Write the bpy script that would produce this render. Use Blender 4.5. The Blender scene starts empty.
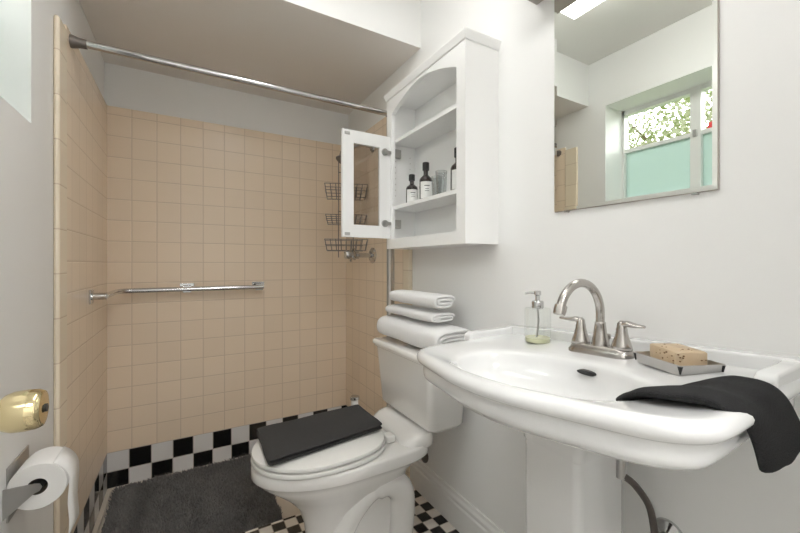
import bpy, bmesh, math, random
from math import sin, cos, pi, radians, sqrt
from mathutils import Vector, Matrix, noise
random.seed(7)
S = bpy.context.scene
COL = S.collection

# ------------------------------------------------------------------ materials
def mat(name, color, rough=0.5, metal=0.0, spec=0.5, coat=0.0, bump=None, sheen=0.0, var=None):
    m = bpy.data.materials.new(name); m.use_nodes = True
    nt = m.node_tree; b = nt.nodes['Principled BSDF']
    b.inputs['Base Color'].default_value = (*color, 1)
    b.inputs['Roughness'].default_value = rough
    b.inputs['Metallic'].default_value = metal
    b.inputs['Specular IOR Level'].default_value = spec
    b.inputs['Coat Weight'].default_value = coat
    b.inputs['Coat Roughness'].default_value = 0.04
    b.inputs['Sheen Weight'].default_value = sheen
    tc = nt.nodes.new('ShaderNodeTexCoord')
    if bump:
        n = nt.nodes.new('ShaderNodeTexNoise'); n.inputs['Scale'].default_value = bump[0]
        n.inputs['Detail'].default_value = 4
        nt.links.new(tc.outputs['Object'], n.inputs['Vector'])
        bp = nt.nodes.new('ShaderNodeBump'); bp.inputs['Strength'].default_value = bump[1]
        bp.inputs['Distance'].default_value = bump[2]
        nt.links.new(n.outputs['Fac'], bp.inputs['Height']); nt.links.new(bp.outputs['Normal'], b.inputs['Normal'])
    if var:
        n = nt.nodes.new('ShaderNodeTexNoise'); n.inputs['Scale'].default_value = var[0]; n.inputs['Detail'].default_value = 5
        nt.links.new(tc.outputs['Object'], n.inputs['Vector'])
        mx = nt.nodes.new('ShaderNodeMix'); mx.data_type = 'RGBA'
        mx.inputs['A'].default_value = (*color, 1); mx.inputs['B'].default_value = (*var[1], 1)
        nt.links.new(n.outputs['Fac'], mx.inputs['Factor']); nt.links.new(mx.outputs['Result'], b.inputs['Base Color'])
    return m

def tile_mat(name, ua, va, u0, v0, su, sv, colA, colB=None, grout=(0.5,0.42,0.34), gw=0.0030, rough=0.25, gvar=0.022, bumpd=0.0012):
    """square tiles laid on the world grid: axes ua, va (0,1,2), origin, size"""
    m = bpy.data.materials.new(name); m.use_nodes = True
    nt = m.node_tree; N = nt.nodes; L = nt.links; b = N['Principled BSDF']
    tc = N.new('ShaderNodeTexCoord'); sp = N.new('ShaderNodeSeparateXYZ'); L.new(tc.outputs['Object'], sp.inputs[0])
    def M(op, a, bb=None, c=None):
        n = N.new('ShaderNodeMath'); n.operation = op
        for i, v in enumerate((a, bb, c)):
            if v is None: continue
            if isinstance(v, (int, float)): n.inputs[i].default_value = v
            else: L.new(v, n.inputs[i])
        return n.outputs[0]
    def axis(k, o, s):
        x = M('DIVIDE', M('SUBTRACT', sp.outputs[k], o), s)
        fl = M('FLOOR', x); fr = M('SUBTRACT', x, fl)
        e = M('MULTIPLY', M('MINIMUM', fr, M('SUBTRACT', 1.0, fr)), s)
        return fl, e
    fu, eu = axis(ua, u0, su); fv, ev = axis(va, v0, sv)
    e = M('MINIMUM', eu, ev)
    mr = N.new('ShaderNodeMapRange'); mr.inputs['From Min'].default_value = gw*0.35; mr.inputs['From Max'].default_value = gw*0.8
    L.new(e, mr.inputs['Value']); mask = mr.outputs[0]
    if colB:
        par = M('MODULO', M('ADD', M('ADD', fu, fv), 1000.0), 2.0)
        mx = N.new('ShaderNodeMix'); mx.data_type = 'RGBA'; mx.inputs['A'].default_value = (*colA,1); mx.inputs['B'].default_value = (*colB,1)
        L.new(par, mx.inputs['Factor']); base = mx.outputs['Result']
    else:
        rgb = N.new('ShaderNodeRGB'); rgb.outputs[0].default_value = (*colA,1); base = rgb.outputs[0]
    cb = N.new('ShaderNodeCombineXYZ'); L.new(fu, cb.inputs[0]); L.new(fv, cb.inputs[1])
    wn = N.new('ShaderNodeTexWhiteNoise'); wn.noise_dimensions = '2D'; L.new(cb.outputs[0], wn.inputs['Vector'])
    hs = N.new('ShaderNodeHueSaturation'); L.new(base, hs.inputs['Color'])
    L.new(M('ADD', M('MULTIPLY', wn.outputs['Value'], gvar*2), 1.0-gvar), hs.inputs['Value'])
    m2 = N.new('ShaderNodeMix'); m2.data_type = 'RGBA'; m2.inputs['A'].default_value = (*grout,1)
    L.new(hs.outputs[0], m2.inputs['B']); L.new(mask, m2.inputs['Factor'])
    L.new(m2.outputs['Result'], b.inputs['Base Color'])
    b.inputs['Roughness'].default_value = rough
    mr2 = N.new('ShaderNodeMapRange'); mr2.inputs['From Min'].default_value = gw*0.3; mr2.inputs['From Max'].default_value = gw*1.6
    L.new(e, mr2.inputs['Value'])
    bp = N.new('ShaderNodeBump'); bp.inputs['Strength'].default_value = 0.5; bp.inputs['Distance'].default_value = bumpd
    L.new(mr2.outputs[0], bp.inputs['Height']); L.new(bp.outputs['Normal'], b.inputs['Normal'])
    return m

def glass_mat(name, tint=(1,1,1), gloss=0.12, rough=0.0):
    m = bpy.data.materials.new(name); m.use_nodes = True; nt = m.node_tree; N = nt.nodes; L = nt.links
    N.remove(N['Principled BSDF']); out = N['Material Output']
    t = N.new('ShaderNodeBsdfTransparent'); t.inputs[0].default_value = (*tint,1)
    g = N.new('ShaderNodeBsdfGlossy'); g.inputs['Roughness'].default_value = rough
    lw = N.new('ShaderNodeLayerWeight'); lw.inputs['Blend'].default_value = 0.35
    pw = N.new('ShaderNodeMath'); pw.operation='MULTIPLY_ADD'; pw.inputs[1].default_value = gloss; pw.inputs[2].default_value = 0.03; L.new(lw.outputs['Facing'], pw.inputs[0])
    mx = N.new('ShaderNodeMixShader'); L.new(pw.outputs[0], mx.inputs[0]); L.new(t.outputs[0], mx.inputs[1]); L.new(g.outputs[0], mx.inputs[2])
    L.new(mx.outputs[0], out.inputs['Surface']); return m

M_ = {}
M_['wall'] = mat('painted_wall', (0.86,0.86,0.85), 0.42, bump=(60,0.05,0.002))
M_['ceil'] = mat('ceiling_paint', (0.82,0.81,0.78), 0.7, bump=(40,0.15,0.003))
M_['soffit'] = mat('soffit_paint', (0.82,0.785,0.75), 0.6, bump=(30,0.15,0.003))
M_['trim'] = mat('trim_gloss_paint', (0.84,0.84,0.83), 0.3)
M_['cab'] = mat('cabinet_white_paint', (0.88,0.88,0.87), 0.28)
BEIGE = (0.87,0.725,0.565); GR = (0.69,0.56,0.43)
ZT = 0.117; TS = 0.108
M_['tile_back'] = tile_mat('beige_tile_back', 0, 2, -0.359, ZT, 0.1095, TS, BEIGE, grout=GR)
M_['tile_side'] = tile_mat('beige_tile_side', 1, 2, 2.37, ZT, 0.1095, TS, BEIGE, grout=GR)
M_['tile_edge'] = tile_mat('beige_bullnose_tile', 1, 2, 1.0, 0.055, 5.0, 0.142, (0.87,0.76,0.60), grout=GR)
WT = (0.78,0.76,0.74); BK = (0.012,0.012,0.012)
M_['chk_back'] = tile_mat('checker_border_back', 0, 2, -0.359, -0.08, 0.0975, 0.0985, BK, WT, grout=(0.55,0.5,0.45), gw=0.003, rough=0.15)
M_['chk_side'] = tile_mat('checker_border_side', 1, 2, 2.37, -0.08, 0.0975, 0.0985, BK, WT, grout=(0.55,0.5,0.45), gw=0.003, rough=0.15)
M_['floor'] = tile_mat('checker_floor_tile', 0, 1, 0.9525-0.05*40, 1.4385-0.05*60, 0.05, 0.05, (0.80,0.76,0.70), BK, grout=(0.35,0.31,0.27), gw=0.0025, rough=0.25)
M_['curb'] = mat('curb_cement', (0.62,0.56,0.48), 0.6, bump=(80,0.3,0.002))
M_['ceramic'] = mat('white_vitreous_china', (0.83,0.835,0.835), 0.10, coat=0.6)
M_['ceramic_t'] = mat('toilet_china', (0.83,0.82,0.80), 0.12, coat=0.5)
M_['plastic'] = mat('white_seat_plastic', (0.84,0.835,0.81), 0.22)
M_['chrome'] = mat('chrome', (0.62,0.62,0.62), 0.10, 1.0)
M_['nickel'] = mat('brushed_nickel', (0.50,0.475,0.45), 0.25, 1.0, bump=(300,0.05,0.0005))
M_['steel'] = mat('stainless_steel', (0.52,0.51,0.50), 0.28, 1.0)
M_['wire'] = mat('dark_wire', (0.23,0.21,0.20), 0.4, 0.8)
M_['brass'] = mat('polished_brass', (0.82,0.70,0.42), 0.10, 1.0)
M_['dark'] = mat('dark_rubber', (0.02,0.02,0.02), 0.5)
M_['hose'] = mat('braided_grey_hose', (0.10,0.085,0.075), 0.45, bump=(500,0.4,0.001))
M_['wtowel'] = mat('white_terry_cloth', (0.86,0.86,0.86), 0.95, bump=(420,0.7,0.003), sheen=0.3)
M_['dtowel'] = mat('charcoal_terry_cloth', (0.020,0.020,0.021), 0.95, spec=0.1, bump=(420,0.8,0.003), sheen=0.03, var=(260,(0.034,0.034,0.035)))
M_['dtowel2'] = mat('dark_grey_terry_cloth', (0.030,0.029,0.029), 0.95, spec=0.1, bump=(420,0.8,0.003), sheen=0.06, var=(260,(0.075,0.073,0.072)))
M_['rug'] = mat('grey_shag_pile', (0.09,0.086,0.084), 0.95, spec=0.1, sheen=0.1, var=(110,(0.30,0.29,0.28)))
M_['paper'] = mat('toilet_paper', (0.86,0.85,0.83), 0.95, bump=(200,0.25,0.001))
M_['card'] = mat('cardboard_core', (0.10,0.08,0.06), 0.9)
M_['amber'] = mat('dark_amber_glass', (0.022,0.012,0.009), 0.08, spec=0.6, coat=0.5)
M_['label'] = mat('white_paper_label', (0.80,0.80,0.78), 0.7)
M_['ink'] = mat('label_ink', (0.05,0.05,0.05), 0.7)
M_['soap'] = mat('oatmeal_soap', (0.55,0.40,0.25), 0.6, bump=(60,0.3,0.003), var=(45,(0.62,0.50,0.35)))
M_['speck'] = mat('dark_soap_speck', (0.20,0.10,0.045), 0.7)
M_['glass'] = glass_mat('clear_glass', (0.97,0.98,0.97), 0.25)
M_['tglass'] = glass_mat('thin_tumbler_glass', (0.88,0.89,0.89), 0.4)
M_['pane'] = glass_mat('window_glass', (0.95,0.97,0.96), 0.1)
M_['doorglass'] = glass_mat('cabinet_door_glass', (0.86,0.85,0.84), 0.3)
M_['liquid'] = mat('pale_green_soap', (0.66,0.66,0.44), 0.2)
M_['plate'] = mat('fixture_enamel', (0.42,0.38,0.35), 0.45)
M_['bark'] = mat('bark', (0.20,0.15,0.10), 0.9, bump=(20,0.5,0.02))
M_['leaf'] = mat('leaf_green', (0.30,0.36,0.14), 0.6)
M_['leaf2'] = mat('leaf_pale', (0.55,0.56,0.38), 0.6)
M_['petal'] = mat('red_petal', (0.55,0.02,0.02), 0.6)
M_['grass'] = mat('lawn', (0.18,0.24,0.08), 0.9, bump=(30,0.5,0.02))
# mirror silver
m = mat('mirror_silver', (0.86,0.885,0.84), 0.0, 1.0); M_['mirror'] = m
# frosted glass
m = bpy.data.materials.new('frosted_window_glass'); m.use_nodes = True; nt = m.node_tree; N = nt.nodes
N.remove(N['Principled BSDF'])
t = N.new('ShaderNodeBsdfTranslucent'); t.inputs[0].default_value = (0.50,0.58,0.56,1)
d = N.new('ShaderNodeBsdfDiffuse'); d.inputs[0].default_value = (0.6,0.7,0.68,1)
mx = N.new('ShaderNodeMixShader'); mx.inputs[0].default_value = 0.25
nt.links.new(t.outputs[0], mx.inputs[1]); nt.links.new(d.outputs[0], mx.inputs[2]); nt.links.new(mx.outputs[0], N['Material Output'].inputs['Surface'])
M_['frost'] = m
def emis(name, col, st):
    m = bpy.data.materials.new(name); m.use_nodes = True; b = m.node_tree.nodes['Principled BSDF']
    b.inputs['Base Color'].default_value = (0.8,0.8,0.78,1)
    b.inputs['Emission Color'].default_value = (*col,1); b.inputs['Emission Strength'].default_value = st; return m
M_['lamp'] = emis('warm_lamp_diffuser', (1.0,0.985,0.97), 7.6)
M_['hall'] = emis('added_hall_fill', (1.0,0.985,0.97), 26.0)  # glow of the added fill light in the hall

# ------------------------------------------------------------------ builders
def obj(name, bm, m, parent=None, smooth=True, sub=0, bevel=0, solid=0, loc=None, auto=35):
    me = bpy.data.meshes.new(name); bmesh.ops.recalc_face_normals(bm, faces=bm.faces[:]); bm.to_mesh(me); bm.free()
    o = bpy.data.objects.new(name, me); COL.objects.link(o)
    ms = m if isinstance(m, (list, tuple)) else [m]
    for x in ms: me.materials.append(M_[x])
    if parent is not None:
        o.parent = parent
        if parent.type == 'EMPTY' or True:
            o.matrix_parent_inverse = parent_world(parent).inverted()
    if smooth:
        for p in me.polygons: p.use_smooth = True
    if solid:
        md = o.modifiers.new('t', 'SOLIDIFY'); md.thickness = solid; md.offset = 0
    if bevel:
        md = o.modifiers.new('b', 'BEVEL'); md.width = bevel; md.segments = 3; md.limit_method = 'ANGLE'; md.angle_limit = radians(40)
        md.harden_normals = True
    if sub:
        md = o.modifiers.new('s', 'SUBSURF'); md.levels = sub; md.render_levels = sub
    if smooth and not sub and not bevel and auto:
        # keep hard edges hard
        me.set_sharp_from_angle(angle=radians(auto))
    return o
def parent_world(p):
    m = p.matrix_basis.copy()
    if p.parent: m = parent_world(p.parent) @ p.matrix_parent_inverse @ m
    return m
def thing(name, label, cat, loc=(0,0,0), group=None, kind=None, rz=0):
    o = bpy.data.objects.new(name, None); COL.objects.link(o); o.empty_display_size = 0.05
    o.location = loc; o.rotation_euler = (0,0,rz); o['label'] = label; o['category'] = cat
    if group: o['group'] = group
    if kind: o['kind'] = kind
    return o
def tag(o, label=None, cat=None, group=None, kind=None):
    if label: o['label'] = label
    if cat: o['category'] = cat
    if group: o['group'] = group
    if kind: o['kind'] = kind
    return o
def struct(o, label, cat): return tag(o, label, cat, kind='structure')

def box(bm, x0, x1, y0, y1, z0, z1, mi=0, rot=None, piv=None):
    vs = [bm.verts.new((x, y, z)) for x in (x0,x1) for y in (y0,y1) for z in (z0,z1)]
    F = [(0,1,3,2),(4,6,7,5),(0,4,5,1),(2,3,7,6),(0,2,6,4),(1,5,7,3)]
    for f in F:
        fc = bm.faces.new([vs[i] for i in f]); fc.material_index = mi
    if rot is not None:
        bmesh.ops.rotate(bm, verts=vs, cent=piv, matrix=rot)
    return vs
def B(*a, **k):
    bm = bmesh.new(); box(bm, *a, **k); return bm
def loft(bm, rings, cap0=True, cap1=True, closed=True, mi=0):
    R = [[bm.verts.new(p) for p in r] for r in rings]
    for a, b in zip(R, R[1:]):
        n = len(a); rng = range(n) if closed else range(n-1)
        for i in rng:
            j = (i+1) % n
            try:
                f = bm.faces.new((a[i], a[j], b[j], b[i])); f.material_index = mi
            except ValueError: pass
    if cap0: bm.faces.new(R[0][::-1]).material_index = mi
    if cap1: bm.faces.new(R[-1]).material_index = mi
    return R
def tube(bm, pts, r, n=10, caps=True, mi=0):
    pts = [Vector(p) for p in pts]; rs = r if isinstance(r, (list, tuple)) else [r]*len(pts)
    T = []
    for i in range(len(pts)):
        a = pts[max(i-1,0)]; b = pts[min(i+1,len(pts)-1)]; T.append((b-a).normalized())
    up = Vector((0,0,1)) if abs(T[0].z) < 0.9 else Vector((1,0,0))
    nrm = T[0].cross(up).normalized(); rings = []
    for i, p in enumerate(pts):
        nrm = (nrm - T[i]*nrm.dot(T[i])).normalized(); bn = T[i].cross(nrm)
        rings.append([p + (nrm*cos(2*pi*k/n) + bn*sin(2*pi*k/n))*rs[i] for k in range(n)])
    return loft(bm, rings, caps, caps, mi=mi)
def TB(pts, r, n=10): bm = bmesh.new(); tube(bm, pts, r, n); return bm
def lathe(bm, prof, c, axis='z', n=28, cap0=True, cap1=True, mi=0):
    """prof: list of (r, h); h measured along axis from c"""
    rings = []
    for r, h in prof:
        ring = []
        for k in range(n):
            a = 2*pi*k/n; u, v = r*cos(a), r*sin(a)
            if axis == 'z': p = (c[0]+u, c[1]+v, c[2]+h)
            elif axis == 'x': p = (c[0]+h, c[1]+u, c[2]+v)
            else: p = (c[0]+u, c[1]+h, c[2]+v)
            ring.append(p)
        rings.append(ring)
    return loft(bm, rings, cap0, cap1, mi=mi)
def LT(*a, **k): bm = bmesh.new(); lathe(bm, *a, **k); return bm
def spline(P, n=8):
    P = [Vector(p) for p in P]; out = []
    for i in range(len(P)-1):
        p0 = P[max(i-1,0)]; p1 = P[i]; p2 = P[i+1]; p3 = P[min(i+2,len(P)-1)]
        for k in range(n):
            t = k/n
            out.append(0.5*((2*p1)+(p2-p0)*t+(2*p0-5*p1+4*p2-p3)*t*t+(-p0+3*p1-3*p2+p3)*t**3))
    out.append(P[-1]); return out
def rrect(cx, cy, hx, hy, r, z, k=6):
    """rounded rectangle ring"""
    out = []
    for qx, qy, a0 in ((1,1,0),(-1,1,90),(-1,-1,180),(1,-1,270)):
        for i in range(k+1):
            a = radians(a0+90*i/k); out.append((cx+qx*(hx-r)+r*cos(a), cy+qy*(hy-r)+r*sin(a), z))
    return out

# ------------------------------------------------------------------ the room
XR, XL, YB, ZC = 0.965, -0.365, 2.385, 2.38      # painted wall planes
XTR, XTL, YT = 0.942, -0.352, 2.37             # tile faces
YN = -0.12; TT = 1.887; YS = 1.60; ZS = -0.08

o = obj('wall_right', B(XR, XR+0.1, YN-0.1, YB+0.1, -0.2, ZC+0.1), 'wall', smooth=False)
struct(o, 'white painted wall behind the toilet, sink and mirror', 'wall')
bm = B(XTR, XR, 1.60, YT, ZT, TT); o2 = obj('tile_surround', bm, 'tile_side', o, smooth=False)
bm = B(XTR, XR, 1.60, YT, ZS, ZT-0.0005); obj('checker_border', bm, 'chk_side', o, smooth=False)
bm = B(XTR-0.002, XR, 1.545, 1.5995, 0.0, TT); obj('bullnose_edge', bm, 'tile_edge', o, bevel=0.006)
o = obj('wall_back', B(XL-0.1, XR, YB, YB+0.1, -0.2, ZC+0.1), 'wall', smooth=False)
struct(o, 'shower back wall, beige tile with white paint above', 'wall')
obj('tile_surround', B(XTL, XTR, YT, YB, ZT, TT), 'tile_back', o, smooth=False)
obj('checker_border', B(XTL, XTR, YT, YB, ZS, ZT-0.0005), 'chk_back', o, smooth=False)
# left wall with window opening
WY0, WY1, WZ0, WZ1, WX = 0.50, 1.364, 1.46, 2.075, -0.62
bm = bmesh.new()
box(bm, WX, XL, YN-0.1, WY0, -0.2, ZC+0.1); box(bm, WX, XL, WY1, YB+0.1, -0.2, ZC+0.1)
box(bm, WX, XL, WY0, WY1, -0.2, WZ0); box(bm, WX, XL, WY0, WY1, WZ1, ZC+0.1)
o = obj('wall_left', bm, 'wall', smooth=False); struct(o, 'white painted wall with deep window recess, tiled inside the shower', 'wall')
obj('tile_surround', B(XL, XTL, 1.6405, YT, ZT, TT), 'tile_side', o, smooth=False)
obj('checker_border', B(XL, XTL, 1.62, YT, ZS, ZT-0.0005), 'chk_side', o, smooth=False)
obj('bullnose_edge', B(XL, XTL+0.003, 1.548, 1.640, 0.0, 1.868), 'tile_edge', o, bevel=0.008)
# near wall with doorway
DX0, DX1, DZ = -0.225, 0.56, 2.04
bm = bmesh.new(); box(bm, XL, DX0, YN-0.1, YN, 0, ZC); box(bm, DX1, XR, YN-0.1, YN, 0, ZC); box(bm, DX0, DX1, YN-0.1, YN, DZ, ZC)
o = obj('wall_near', bm, 'wall', smooth=False); struct(o, 'white wall around the open doorway', 'wall')
bm = B(WX, XR+0.1, -1.9, YB+0.1, ZC, ZC+0.1)
o = obj('ceiling', bm, 'ceil', smooth=False); struct(o, 'pale ceiling above the room with dropped soffit over shower', 'ceiling')
obj('soffit', B(XL, XR, 1.475, YB, 2.11, ZC), ['soffit'], o, smooth=False)
# soffit front face is painted like the wall
sf = o.children[0]; sf.data.materials.append(M_['wall'])
for p in sf.data.polygons:
    if p.normal.y < -0.9: p.material_index = 1
o = obj('floor', B(XL, XR, -1.9, YS, -0.1, 0.0), 'floor', smooth=False); struct(o, 'small black and white checkered floor tile', 'floor')
obj('shower_floor', B(XL, XR, YS, YB, -0.18, ZS), 'curb', o, smooth=False)
bm = bmesh.new(); box(bm, XTL, XTR, YT-0.022, YT, ZS, ZS+0.018); box(bm, XTL, XTL+0.022, YS, YT-0.022, ZS, ZS+0.018)
obj('cove_strip', bm, 'curb', o, bevel=0.005)
# hall beyond the doorway
bm = bmesh.new(); box(bm, WX, XR+0.1, -2.0, -1.9, -0.1, ZC+0.1); box(bm, WX, WX+0.1, -1.9, YN-0.1, 0, ZC); box(bm, XR, XR+0.1, -1.9, YN-0.1, 0, ZC)
o = obj('wall_hall', bm, 'wall', smooth=False); struct(o, 'white hall walls beyond the doorway', 'wall')
t = thing('ceiling_light', 'added square fill light on the hall ceiling beyond the doorway', 'lamp', (0.2,-0.95,ZC))  # unseen fill light, added to brighten the shower and walls from the front
obj('housing', B(-0.05,0.45,-1.2,-0.7,ZC-0.03,ZC), 'trim', t, bevel=0.004)
obj('diffuser', B(-0.04,0.44,-1.19,-0.71,ZC-0.06,ZC-0.031), 'hall', t, bevel=0.008)

# baseboard
def base_profile(x, s):  # ring in x-z for given y
    return [(0,0),(-0.016,0),(-0.016,0.095),(-0.012,0.103),(-0.014,0.108),(-0.014,0.118),(-0.008,0.128),(-0.006,0.14),(0,0.14)]
def baseboard(name, y0, y1, x, sgn, label):
    bm = bmesh.new(); loft(bm, [[(x+sgn*-a*-1 if sgn>0 else x+a, y, z) for a, z in base_profile(0,0)] for y in (y0,y1)])
    o = obj(name, bm, 'trim', smooth=False); return struct(o, label, 'baseboard')
baseboard('baseboard_right', YN, 1.545, XR, -1, 'white moulded baseboard along the wall behind the toilet')
bm = bmesh.new(); loft(bm, [[(XL-a, y, z) for a, z in base_profile(0,0)] for y in (YN,1.548)])
struct(obj('baseboard_left', bm, 'trim', smooth=False), 'white moulded baseboard under the window wall', 'baseboard')

# ------------------------------------------------------------------ window
w = thing('window_1', 'white framed window, clear above and frosted aqua below, in left wall recess', 'window', (-0.57,0.93,WZ0), kind='structure')
bm = bmesh.new(); xa, xb = -0.60, -0.55
box(bm, xa, xb, WY0, WY0+0.03, WZ0, WZ1); box(bm, xa, xb, WY1-0.015, WY1, WZ0, WZ1)
box(bm, xa, xb, WY0, WY1, WZ0, WZ0+0.05); box(bm, xa, xb, WY0, WY1, WZ1-0.03, WZ1)
box(bm, xa, xb+0.005, 0.935, 0.985, WZ0, WZ1)
obj('window_frame', bm, 'trim', w, smooth=False)
for y0, y1 in ((WY0+0.03,0.935),(0.985,WY1-0.015)):
    obj('sash_rail', B(xa+0.01, xb-0.005, y0, y1, 1.80, 1.822), 'trim', w, smooth=False)
    obj('clear_pane', B(-0.578,-0.575, y0, y1, 1.822, WZ1-0.03), 'pane', w, smooth=False)
    obj('frosted_pane', B(-0.578,-0.575, y0, y1, WZ0+0.05, 1.80), 'frost', w, smooth=False)
obj('latch', B(-0.548,-0.535,0.95,0.97,1.79,1.83), 'steel', w, bevel=0.002)

# ------------------------------------------------------------------ door with brass knob
YD0, YD1 = -0.095, 0.69
t = thing('door_1', 'white door swung open beside the window wall, brass knob showing', 'door', (-0.245,YD0,0), kind='structure')
obj('door_leaf', B(-0.265,-0.228,YD0,YD1,0.01,2.02), 'trim', t, bevel=0.002)
prof = [(0.031,0),(0.031,0.004),(0.026,0.009),(0.013,0.012),(0.0125,0.026),(0.017,0.032),(0.0215,0.036),(0.0245,0.044),(0.0250,0.056),(0.0240,0.066),(0.0215,0.071),(0.018,0.0715),(0.0,0.072)]
kb = obj('knob', LT(prof, (-0.228,0.63,0.898), 'x', 40), 'brass', t, auto=0)
obj('keyhole', LT([(0.005,0),(0.005,0.003)], (-0.1565,0.63,0.898), 'x', 16), 'dark', kb)
obj('hinge', LT([(0.007,0),(0.007,0.09)], (-0.235,YD0-0.008,1.75), 'z', 12), 'brass', t)

# ------------------------------------------------------------------ toilet paper
YP = 1.19
t = thing('toilet_paper_holder', 'steel toilet paper holder plate with folded arms on left wall', 'holder', (XL,1.24,0.53))
bm = bmesh.new(); box(bm, XL, XL+0.004, 1.203, 1.335, 0.475, 0.603)
obj('back_plate', bm, 'steel', t, bevel=0.0015)
for yy in (1.183, 1.292):
    bm = bmesh.new(); pr = [(XL,0.492),(XL,0.562),(-0.312,0.562),(-0.302,0.559),(-0.298,0.551),(-0.302,0.543),(-0.312,0.539)]
    loft(bm, [[(a, yy, z) for a, z in pr],[(a, yy+0.004, z) for a, z in pr]]); obj('arm', bm, 'steel', t, smooth=False)
obj('roller', LT([(0.011,0),(0.011,0.117)], (-0.308,1.186,0.551), 'y', 16), 'dark', t)
bm = bmesh.new(); lathe(bm, [(0.019,0),(0.053,0),(0.055,0.004),(0.055,0.092),(0.053,0.096),(0.019,0.096)], (-0.308,YP,0.551), 'y', 48, False, False)
pr = thing('toilet_paper_roll', 'white toilet paper roll with loose end hanging, on steel holder', 'toilet paper', (-0.3,1.22,0.494))
obj('paper', bm, 'paper', pr)
obj('core', LT([(0.019,0.002),(0.019,0.094)], (-0.308,YP,0.551), 'y', 24, False, False), 'card', pr, solid=0.002)
pts = [(-0.308+0.0565*cos(a), 0.551+0.0565*sin(a)) for a in [radians(60-6*i) for i in range(11)]]+[(-0.2515,0.551-0.02*i) for i in range(1,8)]
bm = bmesh.new(); loft(bm, [[(x+0.0015*sin(z*60),YP+0.001,z),(x+0.0015*sin(z*50),YP+0.095,z)] for x,z in pts], False, False, closed=False)
obj('loose_sheet', bm, 'paper', pr, solid=0.0008)

# ------------------------------------------------------------------ shower rod
t = thing('shower_rod', 'chrome shower curtain rod spanning the shower front under the soffit', 'shower rod', (0.3,1.69,1.86))
obj('rod', TB([(XTL+0.03,1.69,1.86),(XTR-0.03,1.69,1.86)], 0.0135, 20), 'chrome', t)
for s, x in ((1,XTL),(-1,XTR)):
    obj('end_cap', LT([(0.022,0),(0.022,s*0.005),(0.0165,s*0.025),(0.0155,s*0.045)], (x,1.69,1.858), 'x', 24), 'wire', t)

# ------------------------------------------------------------------ grab bar
t = thing('grab_bar', 'L-shaped chrome grab bar on the beige shower tiles', 'grab bar', (0,YT,0.943))
zz = 0.943; yb = YT-0.05
P = [(XTL+0.004,2.02,zz),(XTL+0.035,2.03,zz),(XTL+0.05,2.06,zz)]
P = [(XTL+0.05,1.985,zz),(XTL+0.05,2.22,zz)]+[(XTL+0.05+0.06*(1-cos(a)),2.26+0.06*sin(a),zz) for a in [radians(10*i) for i in range(0,10)]]+[(0.0,yb,zz),(0.395,yb,zz)]
obj('bar', TB(P, 0.0125, 16), 'chrome', t)
bm = bmesh.new(); box(bm, XTL, XTL+0.007, 1.96, 2.02, zz-0.030, zz+0.030); tube(bm, [(XTL+0.004,1.992,zz),(XTL+0.055,1.992,zz)], 0.015, 12); obj('flange', bm, 'chrome', t, bevel=0.002)
for x in (0.0, 0.3735):
    bm = bmesh.new(); box(bm, x-0.035, x+0.035, YT-0.006, YT, zz-0.012, zz+0.030); tube(bm, [(x,YT-0.004,zz+0.004),(x,yb+0.005,zz)], 0.011, 12)
    box(bm, x-0.02, x+0.02, yb-0.004, yb+0.012, zz-0.018, zz+0.018)
    obj('flange', bm, 'chrome', t, bevel=0.002)

# ------------------------------------------------------------------ shower fittings on right tile wall
t = thing('shower_valve', 'chrome shower valve knob on the right tiled wall', 'shower valve', (XTR,1.947,1.13))
obj('escutcheon', LT([(0.045,0),(0.045,-0.004),(0.036,-0.012),(0.02,-0.016)], (XTR,1.947,1.13), 'x', 32), 'chrome', t)
obj('stem', LT([(0.013,0),(0.013,-0.075),(0.021,-0.08),(0.021,-0.10)], (XTR-0.014,1.947,1.13), 'x', 24), 'chrome', t)
hd = obj('handle', LT([(0.016,0),(0.024,-0.006),(0.026,-0.03),(0.026,-0.05),(0.022,-0.06),(0.01,-0.063)], (XTR-0.113,1.947,1.132), 'x', 10), 'chrome', t)
bm = bmesh.new()
for a in range(0,360,90):
    ca, sa = cos(radians(a+35)), sin(radians(a+35)); tube(bm, [(XTR-0.13,1.947,1.132),(XTR-0.13,1.947+0.042*ca,1.132+0.042*sa)], [0.007,0.009], 10)
obj('spoke', bm, 'chrome', hd)
t = thing('overhead_shower', 'dark chrome shower spray on a bent arm in the shower corner', 'shower head', (XTR,1.95,1.74))
obj('arm', TB(spline([(XTR,1.95,1.76),(0.88,1.95,1.765),(0.81,1.95,1.735),(0.775,1.95,1.70)],6), 0.009, 12), 'chrome', t)
obj('flange', LT([(0.028,0),(0.022,-0.008),(0.01,-0.01)], (XTR,1.95,1.76), 'x', 24), 'chrome', t)
bm = bmesh.new(); lathe(bm, [(0.010,0.0),(0.012,-0.02),(0.018,-0.028),(0.030,-0.050),(0.033,-0.058),(0.030,-0.062)], (0,0,0), 'z', 24)
bmesh.ops.rotate(bm, verts=bm.verts, cent=(0,0,0), matrix=Matrix.Rotation(radians(35),3,'Y')); bmesh.ops.translate(bm, verts=bm.verts, vec=(0.778,1.95,1.705))
obj('head', bm, 'wire', t)
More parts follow.
